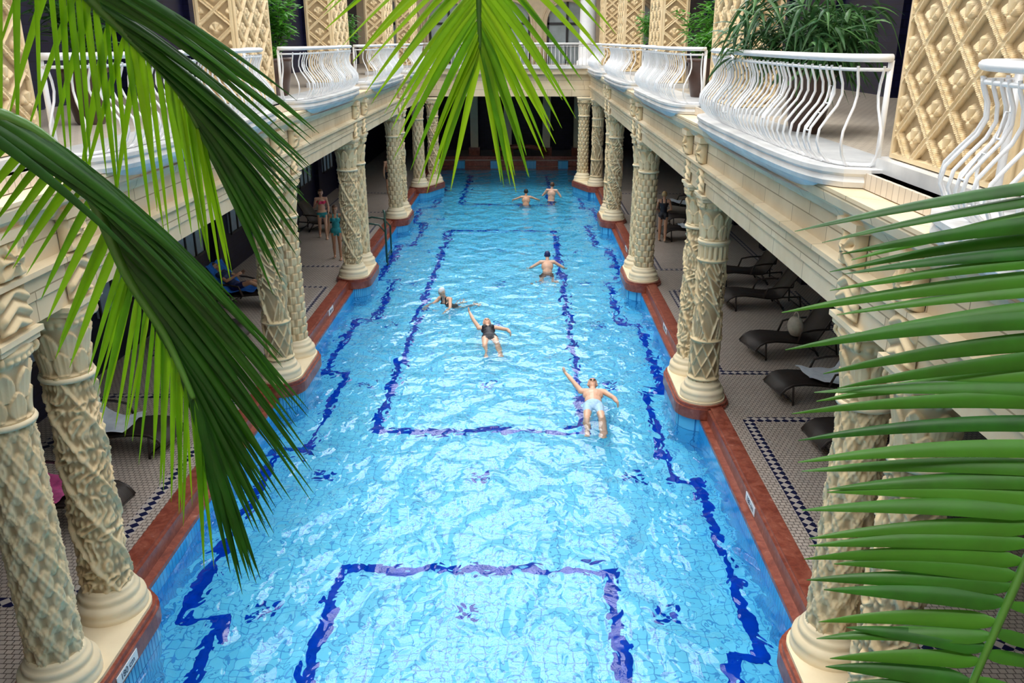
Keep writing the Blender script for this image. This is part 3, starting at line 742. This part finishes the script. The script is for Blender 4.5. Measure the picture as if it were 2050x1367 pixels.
def person(name,pos,up,front,h,pose,outfit,skin,hairm,capm=None,female=True,ground=None,longhair=False,goggles=False):
    u=Vector(up).normalized(); f=Vector(front); f=(f-u*f.dot(u)).normalized(); r=f.cross(u)
    k=h/1.75
    D=dict(sp=(0,0,1),hd=(0,.05,1),fc=(0,1,0),ual=(-.15,0,-1),fal=(-.1,.15,-1),uar=(.15,0,-1),far=(.1,.15,-1),tl=(-.03,0,-1),cl=(0,0,-1),tr=(.03,0,-1),cr=(0,0,-1),fl=(0,1,-.1),fr=(0,1,-.1)); D.update(pose)
    W=lambda t:(r*t[0]+f*t[1]+u*t[2])
    d={q:W(v).normalized() for q,v in D.items()}
    P=Vector((0,0,0)); sp=d['sp']
    nf=(f-sp*f.dot(sp)).normalized(); 
    neck=P+sp*.295*h; sw=.098 if female else .108
    SL=neck-r*sw*h-sp*.02*h; SRt=neck+r*sw*h-sp*.02*h
    head=neck+d['hd']*.095*h
    EL=SL+d['ual']*.17*h; ER=SRt+d['uar']*.17*h; WL=EL+d['fal']*.145*h; WR=ER+d['far']*.145*h
    HL=P-r*.05*h-u*.015*h; HR=P+r*.05*h-u*.015*h
    KL=HL+d['tl']*.24*h; KR=HR+d['tr']*.24*h; AL=KL+d['cl']*.225*h; AR=KR+d['cr']*.225*h
    prim=[]
    def cp(tag,a,c,ra,rc): prim.append((tag,Vector(a),Vector(c),ra*k,rc*k))
    b=MB()
    wst=P+sp*.10*h; chs=P+sp*.20*h
    wr=(.125 if female else .142)*k
    ellip(b,P+sp*.01*h,(r,nf,sp),(.168*k if female else .160*k,.115*k,.125*k))
    ellip(b,wst,(r,nf,sp),(wr,.095*k,.16*k))
    ellip(b,chs,(r,nf,sp),(.150*k if female else .172*k,.108*k,.155*k))
    cp('torso',P-sp*.02*h,chs,.10,.10)
    cp('shoulder',SL,SRt,.058,.058); 
    cp('neck',neck-sp*.03*h,head-d['hd']*.02*h,.055,.050)
    cp('torso',neck-sp*.02*h,chs,.06,.09)
    if female:
        for s in (-1,1): ellip(b,chs+r*(s*.07*k)+nf*.085*k+sp*.015*k,(r,nf,sp),(.062*k,.055*k,.06*k))
    for s in (-1,1): ellip(b,P+r*(s*.075*k)-nf*.06*k-sp*.03*k,(r,nf,sp),(.085*k,.08*k,.09*k))
    for (S_,E_,W_) in ((SL,EL,WL),(SRt,ER,WR)):
        cp('uarm',S_,E_,.050,.038); cp('farm',E_,E_.lerp(W_,.35),.037,.040); cp('farm',E_.lerp(W_,.35),W_,.040,.026)
    for (H_,K_,A_,ft) in ((HL,KL,AL,d['fl']),(HR,KR,AR,d['fr'])):
        cp('thigh',H_,K_,.086,.056)
        cp('calf',K_,K_.lerp(A_,.33),.052,.056); cp('calf',K_.lerp(A_,.33),A_,.056,.036)
        sh=(A_-K_).normalized(); heel=A_+sh*.025*h-ft*.02*h; toe=A_+sh*.033*h+ft*.10*h
        cp('foot',A_,heel,.036,.032); cp('foot',heel,toe-ft*.03*h,.034,.036); 
        sd=ft.cross(sh).normalized()
        for q in range(5): 
            s=(q-2)*.0155*k; cp('foot',toe-ft*.035*h+sd*s,toe+sd*s*1.1-ft*abs(q-1)*.006*h,.016,.011)
    for (E_,W_,sgn) in ((EL,WL,-1),(ER,WR,1)):
        a=(W_-E_).normalized(); pn=r*sgn*(-1)
        if abs(a.dot(pn))>.8: pn=u if abs(a.dot(u))<.8 else nf
        pn=(pn-a*pn.dot(a)).normalized(); sd=a.cross(pn)*sgn
        ellip(b,W_+a*.045*k,(sd,pn,a),(.040*k,.018*k,.055*k),12,8)
        for q,(L_) in enumerate((.070,.080,.074,.058)):
            base=W_+a*.082*k+sd*((q-1.5)*.0205*k); s1=base+(a+pn*.12+sd*(q-1.5)*.05)*L_*.5*k; s2=s1+(a+pn*.45)*L_*.5*k
            cp('hand',base,s1,.0105,.0098); cp('hand',s1,s2,.0098,.008)
        tb=W_+a*.025*k-sd*.032*k; t1=tb+(a*.6-sd*.8)*.035*k; t2=t1+(a*.95-sd*.3)*.032*k
        cp('hand',tb,t1,.014,.012); cp('hand',t1,t2,.012,.009)
    hu=d['hd']; hf_=d['fc']; hf_=(hf_-hu*hf_.dot(hu)).normalized(); hr=hf_.cross(hu)
    ellip(b,head+hu*.018*k-hf_*.008*k,(hr,hf_,hu),(.078*k,.097*k,.098*k))
    ellip(b,head-hu*.050*k+hf_*.028*k,(hr,hf_,hu),(.056*k,.060*k,.068*k))
    ellip(b,head-hu*.018*k+hf_*.094*k,(hr,hf_,hu),(.014*k,.022*k,.026*k),10,8)
    for s in (-1,1): ellip(b,head+hr*(s*.080*k)-hu*.012*k,(hr,hf_,hu),(.012*k,.022*k,.032*k),10,8)
    if not capm: ellip(b,head+hu*.035*k-hf_*.015*k,(hr,hf_,hu),(.088*k,.104*k,.098*k))
    else: ellip(b,head+hu*.032*k-hf_*.012*k,(hr,hf_,hu),(.084*k,.101*k,.094*k))
    if longhair: ellip(b,head-hu*.06*k-hf_*.07*k,(hr,hf_,hu),(.075*k,.045*k,.14*k))
    for tag,a,c,ra,rc in prim: capsule(b,a,c,ra,rc)
    o=b.obj(name,[skin]); 
    md=o.modifiers.new("rm",'REMESH'); md.mode='VOXEL'; md.voxel_size=.0085*k; md.use_smooth_shade=True
    ms=o.modifiers.new("sm",'SMOOTH'); ms.factor=.5; ms.iterations=3
    dg=bpy.context.evaluated_depsgraph_get(); dg.update()
    me=bpy.data.meshes.new_from_object(o.evaluated_get(dg)); o.modifiers.clear(); o.data=me
    me.materials.clear(); me.materials.append(skin)
    mats=[skin]; 
    def mi(m):
        if m not in mats: mats.append(m); me.materials.append(m)
        return mats.index(m)
    nF=len(me.polygons); C=np.zeros(nF*3); me.polygons.foreach_get("center",C); C=C.reshape(-1,3)
    prim2=[p for p in prim]
    best=np.full(nF,1e9); tag=np.zeros(nF,int); tt=np.zeros(nF); names=['torso','shoulder','neck','uarm','farm','thigh','calf','foot','hand','head']
    prim2.append(('head',head-hu*.03*k,head+hu*.03*k,.085*k,.09*k))
    prim2.append(('torso',P-r*.06*k,P+r*.06*k,.11*k,.11*k)); prim2.append(('torso',chs-r*.07*k,chs+r*.07*k,.11*k,.11*k))
    for tg,a,c,ra,rc in prim2:
        a_=np.array(a);ab=np.array(c-a); L2=ab.dot(ab)+1e-9; t=np.clip((C-a_)@ab/L2,0,1)
        ds=np.linalg.norm(C-(a_+t[:,None]*ab),axis=1)-(ra+(rc-ra)*t); w=ds<best
        best[w]=ds[w]; tag[w]=names.index(tg); tt[w]=t[w]
    s=(C-np.array(P))@np.array(sp)/(.295*h)
    lat=np.abs((C-np.array(P))@np.array(r))/k
    mt=np.zeros(nF,int)
    body=(tag==0)|(tag==1)
    for kind,m in outfit:
        i=mi(m)
        if kind=='suit':
            strap=(lat>.045)&(lat<.085)&(s<1.05)
            mt[((body|(tag==5))&(s<.80)&(s>-.30)&~((tag==5)&(s<-.12)&(lat>.09)))|(body&strap&(s>.5))]=i
        if kind=='top': mt[body&(s>.60)&(s<.80)]=i
        if kind=='bottom': mt[((tag==0)|(tag==5))&(s<.02)&(s>-.32)&~((tag==5)&(s<-.15)&(lat>.10))]=i
        if kind=='shorts': mt[((tag==0)&(s<.12))|((tag==5)&(tt<.55))]=i
        if kind=='shirt': mt[(body|((tag==3)&(tt<.6)))&(s>.0)]=i
    hp=C-np.array(head); hz=hp@np.array(hu)/k; hy=hp@np.array(hf_)/k
    isH=(tag==9)|((tag==2)&(np.linalg.norm(hp,axis=1)<.16*k))
    hm=capm or hairm
    mt[isH&((hz>.062)|((hy<-.01)&(hz>-.06)))]=mi(hm)
    if longhair: mt[(hy<-.035)&(hz<.05)&(hz>-.22)&(np.linalg.norm(hp,axis=1)<.25*k)]=mi(hm)
    mt[isH&(hy>.085)&(hz>-.068)&(hz<-.056)&(np.abs(hp@np.array(hr))/k<.024)]=mi(LIP)
    me.polygons.foreach_set("material_index",mt); me.polygons.foreach_set("use_smooth",np.ones(nF,bool))
    V=np.zeros(len(me.vertices)*3); me.vertices.foreach_get("co",V); V=V.reshape(-1,3)
    loc=Vector(pos)
    if ground is not None: loc.z=ground-V[:,2].min()
    o.location=loc
    e=MB()
    for s_ in (-1,1):
        if goggles: ellip(e,head+hr*(s_*.030*k)+hu*.012*k+hf_*.094*k,(hr,hf_,hu),(.024*k,.012*k,.015*k),10,8)
        else: ellip(e,head+hr*(s_*.030*k)+hu*.008*k+hf_*.088*k,(hr,hf_,hu),(.014*k,.008*k,.008*k),10,8)
    e.obj("eyes",[EYE],o)
    return o
person("swimming_man",(1.40,15.25,-.03),(.05,1,.10),(0,0,1),2.15,dict(hd=(0,.22,1),fc=(0,1,-.15),uar=(.55,.25,.9),far=(.5,.1,1),ual=(-.45,.10,-.75),fal=(-.15,.25,-1),tl=(-.08,.05,-1),cl=(0,-.18,-1),tr=(.06,.10,-1),cr=(0,-.30,-1),fl=(0,.3,-1),fr=(0,.3,-1)),[('shorts',C_LBLUE)],SK1,H_BROWN,C_RED,False,goggles=True)
person("swimming_woman",(-.82,19.3,-.04),(-.12,1,.10),(0,0,1),2.1,dict(hd=(0,.22,1),fc=(0,1,-.15),uar=(.40,.35,.9),far=(.25,.25,1),ual=(-.6,.1,-.5),fal=(-.1,.2,-1),tl=(-.1,0,-1),cl=(0,-.12,-1),tr=(.1,.1,-1),cr=(.03,-.28,-1),fl=(0,.3,-1),fr=(0,.3,-1)),[('suit',C_BLACK)],SK1,H_BROWN,C_GREY,True)
person("swimming_woman",(-2.0,22.2,-.38),(-.28,-.25,.90),(-.55,-.85,-.2),1.95,dict(hd=(0,.05,1),fc=(0,1,0),uar=(.5,.9,-.3),far=(.0,1,-.1),ual=(-.5,.9,-.3),fal=(.0,1,-.1),tl=(-.3,-.5,-1),cl=(0,-1,-.4),tr=(.3,-.5,-1),cr=(0,-1,-.4)),[('suit',C_BLACK)],SK1,H_BROWN,C_GREY,True)
person("swimming_man",(.75,25.4,-.22),(.0,.50,.80),(0,.7,-.6),1.95,dict(hd=(0,-.05,1),uar=(1,.3,-.5),far=(.3,.8,.0),ual=(-1,.3,-.5),fal=(-.3,.8,.0),tl=(-.3,.15,-1),cl=(0,-.45,-1),tr=(.3,.15,-1),cr=(0,-.45,-1),fl=(0,.2,-1),fr=(0,.2,-1)),[('shorts',C_BLACK)],SK1,H_DARK,C_NCAP,False)
person("swimming_man",(.10,36.9,-.22),(0,.25,.95),(0,1,-.2),1.9,dict(uar=(.9,.4,-.3),ual=(-.9,.4,-.3),far=(.3,.9,0),fal=(-.3,.9,0),tl=(-.1,.9,-.35),tr=(.1,.9,-.35),cl=(0,-.5,-.2),cr=(0,-.5,-.2)),[('shorts',C_NAVY)],SK2,H_DARK,None,False)
person("swimming_man",(1.22,37.4,-.02),(.05,.1,1),(0.2,1,0),1.95,dict(hd=(0,.2,1),uar=(.6,.2,-.8),ual=(-.6,.2,-.8),far=(-.3,.9,.3),fal=(.3,.9,.3),tl=(-.1,.9,-.35),cl=(0,-.7,-.6),tr=(.1,.9,-.35),cr=(0,-.7,-.6)),[('shorts',C_NAVY)],SK1,H_BROWN,None,False)
person("walking_woman",(-6.85,28.2,1.2),(0,0,1),(.35,-1,0),1.70,dict(ual=(-.25,-.1,-1),fal=(.1,.6,-.6),uar=(.3,.1,-1),far=(-.3,.6,.5),tl=(-.02,.3,-1),cl=(0,.02,-1),tr=(.02,-.22,-1),cr=(0,-.4,-1)),[('top',C_PINK),('bottom',C_TEAL)],SK1,H_BROWN,None,True,ground=DK,longhair=True)
person("walking_woman",(-5.75,25.3,1.2),(0,0,1),(.2,-1,0),1.70,dict(tl=(-.02,.2,-1),cl=(0,0,-1),tr=(.02,-.2,-1),cr=(0,-.35,-1)),[('suit',C_TEAL)],SK2,H_BROWN,None,True,ground=DK,longhair=True)
person("walking_woman",(4.67,27.9,1.2),(0,0,1),(.15,1,0),1.70,dict(ual=(-.3,.05,-1),fal=(.35,.7,-.3),uar=(.3,.05,-1),far=(-.35,.7,-.3),tl=(-.02,.15,-1),tr=(.02,-.15,-1),cr=(0,-.25,-1)),[('suit',C_BLACK)],SK2,H_BLOND,None,True,ground=DK)
person("standing_man",(4.2,38.2,1.2),(0,0,1),(-.6,-1,0),1.72,{},[('shorts',C_NAVY),('shirt',C_GREY)],SK2,H_DARK,None,False,ground=DK)
person("standing_man",(-5.9,37.0,1.2),(0,0,1),(.6,-1,0),1.72,{},[('shorts',C_BLACK)],SK2,H_DARK,None,False,ground=DK)
person("reclining_man",(-7.32,20.55,DK+.50),(-.75,.08,.62),(.62,-.05,.75),1.8,dict(hd=(0,.2,1),fc=(0,1,0),ual=(-.3,.25,-.9),fal=(.4,.8,-.3),uar=(.3,.25,-.9),far=(-.4,.8,-.3),tl=(-.05,.95,-.62),cl=(0,.35,-1),tr=(.05,.95,-.55),cr=(0,.3,-1),fl=(0,1,.2),fr=(0,1,.2)),[('shirt',C_NAVY),('shorts',C_NCAP)],SK2,H_BROWN,None,False)
# ------------------------------------------------------------------ light
w=bpy.data.worlds.new("sky_world"); SC.world=w; w.use_nodes=True; nt=w.node_tree; bg=nt.nodes["Background"]
bg.inputs[0].default_value=(.97,.985,1,1)
tc=N(nt,"ShaderNodeTexCoord"); dp=N(nt,"ShaderNodeVectorMath",operation='DOT_PRODUCT'); dp.inputs[1].default_value=(0,.72,.694)
nt.links.new(tc.outputs["Generated"],dp.inputs[0])
mr=N(nt,"ShaderNodeMapRange",interpolation_type='SMOOTHSTEP'); mr.inputs[1].default_value=.92; mr.inputs[2].default_value=.985; mr.inputs[3].default_value=2.7; mr.inputs[4].default_value=8.0  # bright sky lobe, added to put white reflections on the near water
nt.links.new(dp.outputs["Value"],mr.inputs[0]); nt.links.new(mr.outputs[0],bg.inputs[1])
sd=bpy.data.lights.new("sun",'SUN'); sd.energy=1.6; sd.angle=math.radians(14); sd.color=(1,.97,.9)
so=bpy.data.objects.new("sun",sd); COL.objects.link(so); so.rotation_euler=(math.radians(18),math.radians(-8),0)
# ------------------------------------------------------------------ camera
f=1680.; th=math.atan(603/f); ps=math.atan(25*math.cos(th)/f)
c=bpy.data.cameras.new("camera"); c.sensor_width=36; c.lens=f/2050*36; c.clip_end=200; c.clip_start=.05
o=bpy.data.objects.new("camera",c); COL.objects.link(o); o.location=(0,0,6.8)
o.rotation_euler=(pi/2-th,0,ps); SC.camera=o
